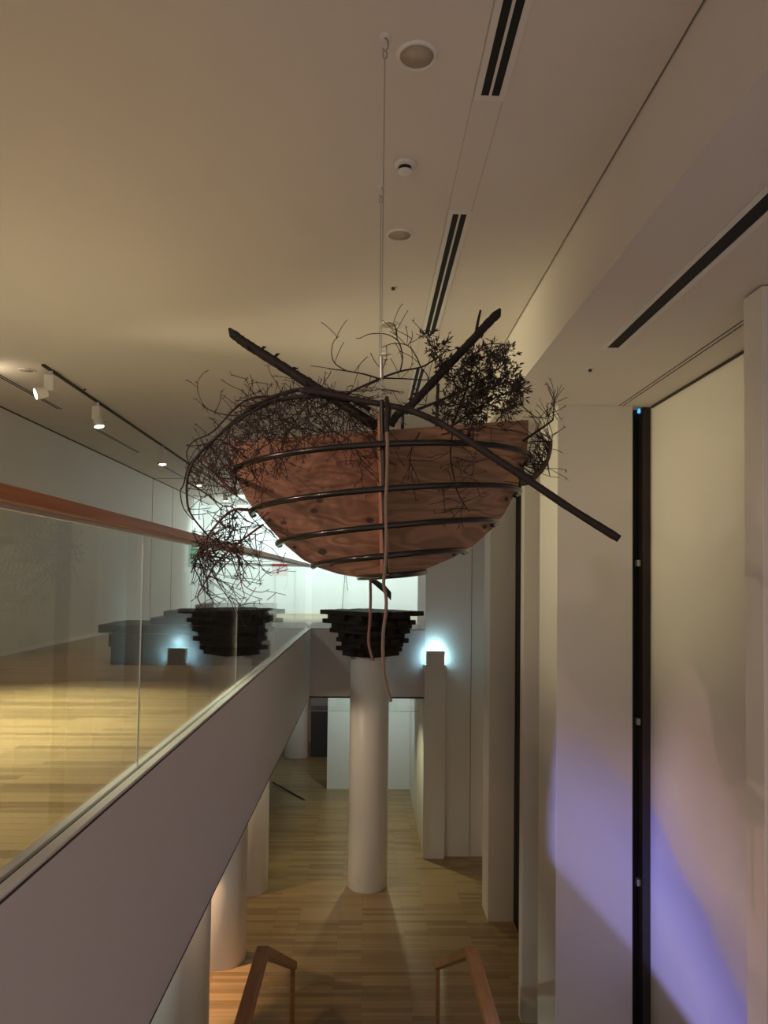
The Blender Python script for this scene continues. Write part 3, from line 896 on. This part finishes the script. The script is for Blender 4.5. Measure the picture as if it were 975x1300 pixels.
# 3 lower left hanging branch
def tw3(t, ls, rnd):
    C3 = left_of(243)
    fan(t, ls[0], rnd, 34, [(-.4, 0, -1), (0.5, 0, -1), (0.9, 0, -0.4)], 0.13, 0.0026, 2, (0.02, 0, -0.03), 0.25, 1.0, clamp=C3)
    fill(t, rnd, 80, 252, 306, 662, 712, 3.2, 0.06, 0.0042, 1, C3, ytop=lambda px: 655 + max(0, 300 - px) * 0.9)
    fan(t, ls[1], rnd, 22, [(0.8, 0, -.7), (0.6, 0, -1), (-.7, 0, .3)], 0.15, 0.0024, 2, (0.02, 0, -0.01), clamp=C3)
    for l in ls[2:]:
        fan(t, l, rnd, 6, [(1, 0, .3), (0.6, 0, -.6), (1, 0, -.2)], 0.09, 0.0017, 1, (0.02, 0, 0), clamp=C3)
branch_obj('dry_branch', 'bare drooping branch hanging below the left edge of the boat', [
    ([(327, 649, 3.25), (312, 647, 3.22), (298, 647, 3.2), (285, 655, 3.2), (270, 672, 3.2), (257, 690, 3.2), (249, 706, 3.2), (246, 722, 3.2)], 0.0085, 0.0025),
    ([(334, 666, 3.3), (312, 682, 3.25), (290, 700, 3.22), (273, 717, 3.2), (264, 733, 3.2), (257, 745, 3.2), (251, 758, 3.2), (257, 771, 3.2)], 0.0055, 0.0025),
    ([(292, 700, 3.2), (300, 725, 3.2), (312, 745, 3.2), (330, 752, 3.2), (342, 748, 3.2)], 0.003, 0.0013),
    ([(306, 690, 3.2), (304, 715, 3.2), (306, 740, 3.2), (310, 757, 3.2), (302, 770, 3.2)], 0.003, 0.0013),
    ([(324, 676, 3.25), (326, 700, 3.25), (333, 722, 3.25), (345, 731, 3.25)], 0.0026, 0.0013),
    ([(268, 725, 3.2), (280, 745, 3.2), (292, 762, 3.2), (302, 768, 3.2)], 0.003, 0.0013),
    ([(256, 746, 3.2), (268, 760, 3.2), (276, 771, 3.2)], 0.003, 0.0013),
    ([(298, 646, 3.2), (285, 642, 3.2), (272, 655, 3.2), (268, 668, 3.2)], 0.0026, 0.0013),
], tw3, 9, 'redlit', 'twig')
# 4 thin branch over the middle
def tw4(t, ls, rnd):
    for l in ls:
        fan(t, l, rnd, 4, [(0, 0, 1), (.6, 0, .8), (-.6, 0, .6), (0.2, 0, -1)], 0.06, 0.0014, 0 if l is not ls[0] else 1, (0, 0, 0.01), 0.1, 1.0, clamp=None)
branch_obj('dry_branch', 'thin bare branch with curling twigs over the middle of the boat', [
    ([(405, 518, 3.0), (430, 505, 3.0), (455, 493, 3.0), (484, 480, 2.98), (510, 471, 2.98), (535, 466, 2.98), (552, 456, 2.98), (566, 446, 2.98)], 0.0062, 0.0028),
    ([(482, 481, 2.98), (462, 475, 2.98), (440, 471, 2.98), (417, 468, 2.98)], 0.004, 0.002),
    ([(440, 471, 2.98), (426, 462, 2.98), (421, 450, 2.98), (423, 435, 2.98), (430, 427, 2.98)], 0.0026, 0.0014),
    ([(485, 480, 2.98), (515, 481, 2.98), (550, 483, 2.98)], 0.0035, 0.002),
    ([(508, 471, 2.98), (511, 455, 2.98), (508, 438, 2.98), (502, 430, 2.98), (489, 424, 2.98), (470, 424, 2.98), (458, 429, 2.98)], 0.003, 0.0014),
    ([(504, 432, 2.98), (503, 418, 2.98), (498, 411, 2.98), (492, 409, 2.98)], 0.0024, 0.0013),
    ([(534, 466, 2.98), (528, 452, 2.98), (518, 439, 2.98), (500, 436, 2.98), (485, 441, 2.98)], 0.003, 0.0014),
    ([(534, 466, 2.98), (543, 478, 2.98), (543, 495, 2.98), (540, 515, 2.98)], 0.0026, 0.0013),
    ([(518, 438, 2.98), (523, 430, 2.98), (523, 420, 2.98)], 0.002, 0.0012),
    ([(552, 456, 2.98), (548, 442, 2.98), (543, 430, 2.98), (528, 424, 2.98)], 0.002, 0.0012),
], tw4, 31, single=True)
# 5 leafy bough on the right
rnd = random.Random(77)
lb = thing('leafy_branch', 'dried leafy bough heaped on the right side of the boat', 'branch', P(575, 530, 3.15))
smb = MB()
tips = []
stems = [([(530, 520, 3.1), (560, 508, 3.1), (595, 492, 3.1), (630, 470, 3.1), (645, 455, 3.1)], 0.007, 0.003),
         ([(572, 545, 3.15), (590, 500, 3.15), (600, 465, 3.15), (612, 440, 3.15), (635, 436, 3.15)], 0.006, 0.002),
         ([(575, 540, 3.1), (610, 515, 3.1), (640, 500, 3.1), (660, 495, 3.1)], 0.005, 0.002),
         ([(585, 470, 3.1), (600, 450, 3.1), (620, 442, 3.1), (640, 438, 3.1)], 0.004, 0.0015),
         ([(560, 460, 3.1), (552, 445, 3.1), (547, 428, 3.1)], 0.003, 0.0015)]
for lst, a, b_ in stems:
    l = px_line(lst, 8)
    smb.tube(l, [a + (b_ - a) * i / (len(l) - 1) for i in range(len(l))], 7)
leafmb = MB()
random.seed(5)
clumps = [(588, 464, 14, 2.5), (604, 452, 13, 2.5), (624, 448, 15, 3), (640, 452, 14, 2.5), (640, 475, 20, 4.5), (622, 486, 22, 5), (600, 500, 24, 5.5), (580, 512, 22, 4), (648, 495, 18, 4), (615, 515, 22, 5), (596, 530, 16, 3),
          (640, 520, 16, 3), (565, 525, 12, 1.5), (658, 492, 10, 1.5), (556, 440, 12, 1.6), (560, 462, 12, 1.6), (575, 478, 14, 2), (545, 425, 6, .7), (606, 470, 18, 3), (655, 515, 9, 1.0), (597, 545, 12, 1.2)]
for cx_, cy_, rr, wgt in clumps:
    for k in range(int(9 * wgt)):
        a = rnd.random() * 2 * PI
        q = math.sqrt(rnd.random()) * rr
        p = P(cx_ + q * math.cos(a), cy_ + q * math.sin(a), 3.1 + rnd.uniform(-.1, .1))
        d = Vector((math.cos(a) + rnd.uniform(-.6, .6), rnd.uniform(-.6, .6), -math.sin(a) + rnd.uniform(-.3, .9))).normalized()
        L = rnd.uniform(0.025, 0.05)
        smb.tube([p - d * L, p, p + d * L * 0.4], [0.0016, 0.0014, 0.001], 4)
        for j in range(6):
            u = rnd.random()
            dd = (d * 0.9 + Vector((rnd.uniform(-1, 1), rnd.uniform(-1, 1), rnd.uniform(-1, 1))) * 0.75).normalized()
            leafmb.leaf(p + d * (u * 1.2 - 0.7) * L, dd, rnd.uniform(0.018, 0.034), rnd.uniform(0.0028, 0.0048))
smb.build('stem', M['bark'], lb, smooth=True)
leafmb.build('foliage', M['leaf'], lb)
# 6 twigs beyond the right edge
def tw6(t, ls, rnd):
    fan(t, ls[0], rnd, 14, [(-.5, 0, 1), (.3, 0, 1), (-.8, 0, .5)], 0.07, 0.0016, 1, (0, 0, .02), 0.2, 1, clamp=None)
    fan(t, ls[1], rnd, 8, [(-.2, 0, 1), (.2, 0, 1)], 0.05, 0.0013, 0, (0, 0, .02), 0.5, 1, clamp=None)
branch_obj('dry_branch', 'slender twig branch rising beyond the right edge of the boat', [
    ([(664, 560, 3.3), (680, 549, 3.3), (693, 540, 3.3), (702, 533, 3.3)], 0.006, 0.004),
    ([(702, 533, 3.3), (703, 520, 3.3), (704, 507, 3.3)], 0.0035, 0.003),
    ([(704, 507, 3.3), (701, 497, 3.3), (695, 488, 3.3)], 0.0018, 0.001),
    ([(704, 507, 3.3), (707, 500, 3.3), (708, 490, 3.3)], 0.0018, 0.001),
    ([(702, 533, 3.3), (695, 525, 3.3), (690, 517, 3.3), (684, 505, 3.3)], 0.0022, 0.001),
    ([(697, 538, 3.3), (701, 550, 3.3), (701, 560, 3.3)], 0.002, 0.001)], tw6, 17)
def tw7(t, ls, rnd):
    fan(t, ls[0], rnd, 46, [(-.6, 0, 1), (-.2, 0, 1), (-1, 0, .4)], 0.06, 0.002, 1, (0, 0, .01), 0.0, 1, clamp=lambda q: q.y < 3.4)
    fan(t, ls[0], rnd, 34, [(-.6, 0, .6), (.4, 0, -.6), (-1, 0, .4), (0.2, 0, .2)], 0.018, 0.004, 0, (0, 0, 0), 0.0, 1, clamp=None)
branch_obj('dry_branch', 'mossy crooked branch curling up at the right edge of the boat', [
    ([(660, 613, 3.25), (672, 611, 3.25), (686, 598, 3.25), (694, 586, 3.25), (699, 570, 3.25), (700, 557, 3.25)], 0.017, 0.005)], tw7, 19, 'moss', 'twig')
# 7 twigs hanging in front of the right half
def tw8(t, ls, rnd):
    fan(t, ls[0], rnd, 20, [(-1, 0, .3), (1, 0, .1), (-.8, 0, -.5)], 0.085, 0.0018, 1, (0, 0, 0), 0.0, 1, clamp=FRONT)
    fan(t, ls[1], rnd, 12, [(.4, 0, -1), (1, 0, .3)], 0.06, 0.0016, 1, (0, 0, -.02), clamp=FRONT)
    fan(t, ls[2], rnd, 5, [(.2, 0, -1)], 0.07, 0.0013, 1, (0, 0, -.02), clamp=FRONT)
    fan(t, ls[3], rnd, 8, [(.2, 0, -1), (-1, 0, 0)], 0.06, 0.0015, 1, (0, 0, 0.0), clamp=FRONT)
branch_obj('dry_branch', 'thin dry twig hanging in front of the right plywood', [
    ([(575, 545, 2.9), (572, 575, 2.9), (575, 600, 2.88), (580, 622, 2.88), (587, 636, 2.88), (596, 650, 2.88)], 0.004, 0.0015),
    ([(560, 552, 2.95), (592, 545, 2.95), (620, 543, 2.95), (645, 548, 2.95)], 0.0035, 0.0015),
    ([(533, 549, 2.9), (524, 565, 2.9), (521, 584, 2.9), (528, 602, 2.9), (535, 618, 2.9)], 0.0026, 0.0012),
    ([(575, 580, 2.9), (600, 586, 2.9), (622, 582, 2.9)], 0.0024, 0.0012)], tw8, 23)
# 8 twigs hanging in front of the left half
def tw9(t, ls, rnd):
    for l in ls:
        fan(t, l, rnd, 16, [(-.2, 0, -1), (.3, 0, -1), (.8, 0, -.4)], 0.10, 0.0016, 1, (0, 0, -.02), clamp=FRONT)
branch_obj('dry_branch', 'fine twigs hanging in front of the left plywood below the logs', [
    ([(395, 515, 2.92), (420, 545, 2.92), (445, 560, 2.92), (462, 590, 2.92)], 0.004, 0.0015),
    ([(440, 520, 2.92), (455, 545, 2.92), (470, 552, 2.92), (478, 575, 2.92)], 0.0035, 0.0015),
    ([(350, 520, 2.95), (365, 545, 2.95), (385, 565, 2.95)], 0.0035, 0.0015)], tw9, 29)

# ------------------------------------------------------------------ lights
def spot(name, loc, target, power, col, angle, blend=0.6, radius=0.05):
    l = bpy.data.lights.new(name, 'SPOT')
    l.energy = power
    l.color = col
    l.spot_size = math.radians(angle)
    l.spot_blend = blend
    l.shadow_soft_size = radius
    o = bpy.data.objects.new(name, l)
    COL.objects.link(o)
    o.location = loc
    d = Vector(target) - Vector(loc)
    o.rotation_euler = d.to_track_quat('-Z', 'Y').to_euler()
    return o
def area(name, loc, target, power, col, sx, sy):
    l = bpy.data.lights.new(name, 'AREA')
    l.shape = 'RECTANGLE'
    l.size, l.size_y = sx, sy
    l.energy = power
    l.color = col
    o = bpy.data.objects.new(name, l)
    COL.objects.link(o)
    o.location = loc
    d = Vector(target) - Vector(loc)
    o.rotation_euler = d.to_track_quat('-Z', 'Y').to_euler()
    return o
WARM = (1.0, 0.80, 0.52)
YEL = (1.0, 0.84, 0.50)
COOL = (0.78, 1.0, 0.97)
PINK = (1.0, 0.55, 0.50)
def z(v):
    return v + CZ
# far room
COOL2 = (0.68, 0.95, 1.0)
for x, y in ((-3.2, 18.8), (-0.6, 18.8), (2.0, 18.4)):
    spot('far_room_light', (x, y, z(2.05)), (x, 21.4, z(0.2)), 380, COOL2, 150, 0.8, 0.15)
# gallery spots and added fills
spot('track_light', H1, (H1.x - 1.4, H1.y - .25, H1.z - 0.8), 14, WARM, 60)
spot('track_light', H2, (H2.x + .25, H2.y - .1, z(ZG)), 60, WARM, 70)
spot('track_light', H3, (H3.x + .1, H3.y - .1, z(ZG)), 60, WARM, 70)
spot('track_light', H4, (H4.x + .1, H4.y - .1, z(ZG)), 60, COOL, 80)
spot('gallery_floor_light', (-3.0, 5.6, z(2.1)), (-2.6, 5.5, z(ZG)), 1350, (0.95, 0.95, 0.64), 66, 1.0)
spot('gallery_floor_light', (-3.4, 3.0, z(2.1)), (-2.4, 3.6, z(ZG)), 660, (0.97, 0.92, 0.60), 60, 0.9)
spot('gallery_bounce_fill', (-3.0, 5.6, z(-0.7)), (1.6, 6.9, z(1.0)), 270, YEL, 76, 1.0, 0.4)  # unseen low fill, added for light bounced off the gallery floor
spot('gallery_deep_fill', (-3.4, 9.6, z(1.7)), (1.3, 12.8, z(-2.0)), 80, (0.95, 0.97, 0.92), 80, 1.0, 0.2)  # added fill that lifts the pier and end wall
spot('beam_fill', (-3.6, 6.4, z(1.72)), (1.25, 6.4, z(1.5)), 210, (1.0, 0.86, 0.50), 44, 1.0, 0.15)  # unseen spot added to brighten the beam face
spot('gallery_ceiling_fill', (-3.4, 5.2, z(-0.7)), (-2.9, 5.8, z(2.2)), 52, (1.0, 0.92, 0.66), 125, 1.0, 0.3)  # made-up lamp out of view, brightens the left ceiling
spot('gallery_ceiling_glow', (-4.05, 7.5, z(1.95)), (-3.95, 7.6, z(2.2)), 4, WARM, 160, 1.0, 0.08)
spot('pier_light', (1.24, 12.69, z(-1.255)), (1.24, 12.9, z(0.4)), 4.6, (0.46, 0.83, 1.0), 150, 0.8, 0.05)
# lower hall
spot('lower_warm_light', (-2.8, 8.5, z(-2.15)), (-2.05, 8.85, z(ZL)), 480, (1.0, 0.58, 0.32), 42, 0.4)
spot('lower_warm_light', (-3.0, 10.4, z(-2.15)), (-1.7, 10.4, z(ZL)), 90, (1.0, 0.72, 0.45), 80, 0.6)
spot('lower_column_fill', (-1.5, 9.9, z(-2.18)), (0.1, 11.6, z(-3.5)), 52, (1.0, 0.80, 0.55), 110, 0.9, 0.1)  # unseen spot added to lift the round column
spot('lower_cool_light', (-3.2, 6.2, z(-2.15)), (-1.9, 7.0, z(-3.8)), 90, (0.9, 1.0, 0.88), 90, 0.6)
spot('passage_light', (0.0, 14.9, z(-2.2)), (0.1, 16.8, z(-3.7)), 75, COOL, 120, 0.8)
spot('passage_light', (-2.4, 17.5, z(-2.2)), (-2.0, 19.0, z(-4.0)), 40, COOL, 120, 0.8)
spot('passage_light', (0.2, 13.6, z(-2.25)), (0.1, 13.2, z(ZL)), 110, (1.0, 0.98, 0.62), 130, 0.8)
spot('lower_floor_fill', (-1.6, 6.3, z(-2.16)), (0.3, 8.6, z(ZL)), 55, (1.0, 0.70, 0.42), 90, 1.0, 0.1)  # added to brighten the lower floor past the stairs
# projectors near the viewer, throwing coloured pictures across the void
pj = spot('projector_pink', (-2.6, 0.9, z(1.4)), (-0.1, 3.2, z(0.35)), 105, (1.0, 0.72, 0.55), 38, 0.5, 0.05)
def colour_bands(lamp, planes, stops):
    """a picture thrown by a projector: colour bands across the beam, measured from one slanted line"""
    A, Bp = planes
    L = Vector(lamp.location)
    n = (A - L).cross(Bp - L).normalized()
    if n.z < 0:
        n = -n
    nl = lamp.rotation_euler.to_matrix().transposed() @ n
    lamp.data.use_nodes = True
    nt = lamp.data.node_tree
    em = [q for q in nt.nodes if q.type == 'EMISSION'][0]
    tc = nt.nodes.new('ShaderNodeTexCoord')
    dt = nt.nodes.new('ShaderNodeVectorMath')
    dt.operation = 'DOT_PRODUCT'
    dt.inputs[1].default_value = nl
    nt.links.new(tc.outputs['Normal'], dt.inputs[0])
    nz = nt.nodes.new('ShaderNodeTexNoise')
    nz.inputs['Scale'].default_value = 9
    nt.links.new(tc.outputs['Normal'], nz.inputs['Vector'])
    wob = nt.nodes.new('ShaderNodeMath')
    wob.operation = 'MULTIPLY_ADD'
    wob.inputs[1].default_value = 0.03
    nt.links.new(nz.outputs['Fac'], wob.inputs[0])
    nt.links.new(dt.outputs['Value'], wob.inputs[2])
    mr = nt.nodes.new('ShaderNodeMapRange')
    mr.inputs['From Min'].default_value = -0.25
    mr.inputs['From Max'].default_value = 0.25
    nt.links.new(wob.outputs[0], mr.inputs['Value'])
    rp = nt.nodes.new('ShaderNodeValToRGB')
    el = rp.color_ramp.elements
    while len(el) < len(stops):
        el.new(0.5)
    for e, (p, c) in zip(el, stops):
        e.position = (p + 0.25) / 0.5
        e.color = (*c, 1)
    nt.links.new(mr.outputs['Result'], rp.inputs['Fac'])
    nt.links.new(rp.outputs['Color'], em.inputs['Color'])
pb = spot('projector_blue', (-2.4, 4.2, z(1.7)), (2.64, 4.75, z(-2.85)), 2700, (1, 1, 1), 43, 0.6, 0.02)
colour_bands(pb, (Vector((2.64, 6.6, z(-2.05))), Vector((2.64, 5.0, z(-2.86)))),
             [(-0.20, (0.0, 0.0, 0.0)), (-0.165, (0.02, 0.02, 0.05)), (-0.115, (0.22, 0.22, 0.66)), (-0.05, (0.24, 0.24, 0.72)), (-0.02, (0.17, 0.17, 0.62)), (0.012, (0.10, 0.10, 0.42)), (0.022, (0.17, 0.13, 0.26)), (0.07, (0.17, 0.12, 0.15)), (0.16, (0.06, 0.035, 0.035)), (0.24, (0.0, 0.0, 0.0))])
pp = spot('projector_rose', (-2.4, 2.4, z(1.3)), (2.1, 3.95, z(-1.2)), 95, (1.0, 0.56, 0.54), 40, 0.5, 0.02)

# soft light reaching the void from the hall behind the viewer
w = bpy.data.worlds.new('world')
sc.world = w
w.use_nodes = True
bg = w.node_tree.nodes['Background']
bg.inputs['Color'].default_value = (1.0, 0.82, 0.76, 1)
bg.inputs['Strength'].default_value = 0.53

sc.view_settings.view_transform = 'Standard'
sc.view_settings.look = 'None'
sc.view_settings.gamma = 1.0
sc.view_settings.exposure = 0.0
sc.view_settings.use_curve_mapping = False
sc.cycles.use_denoising = True
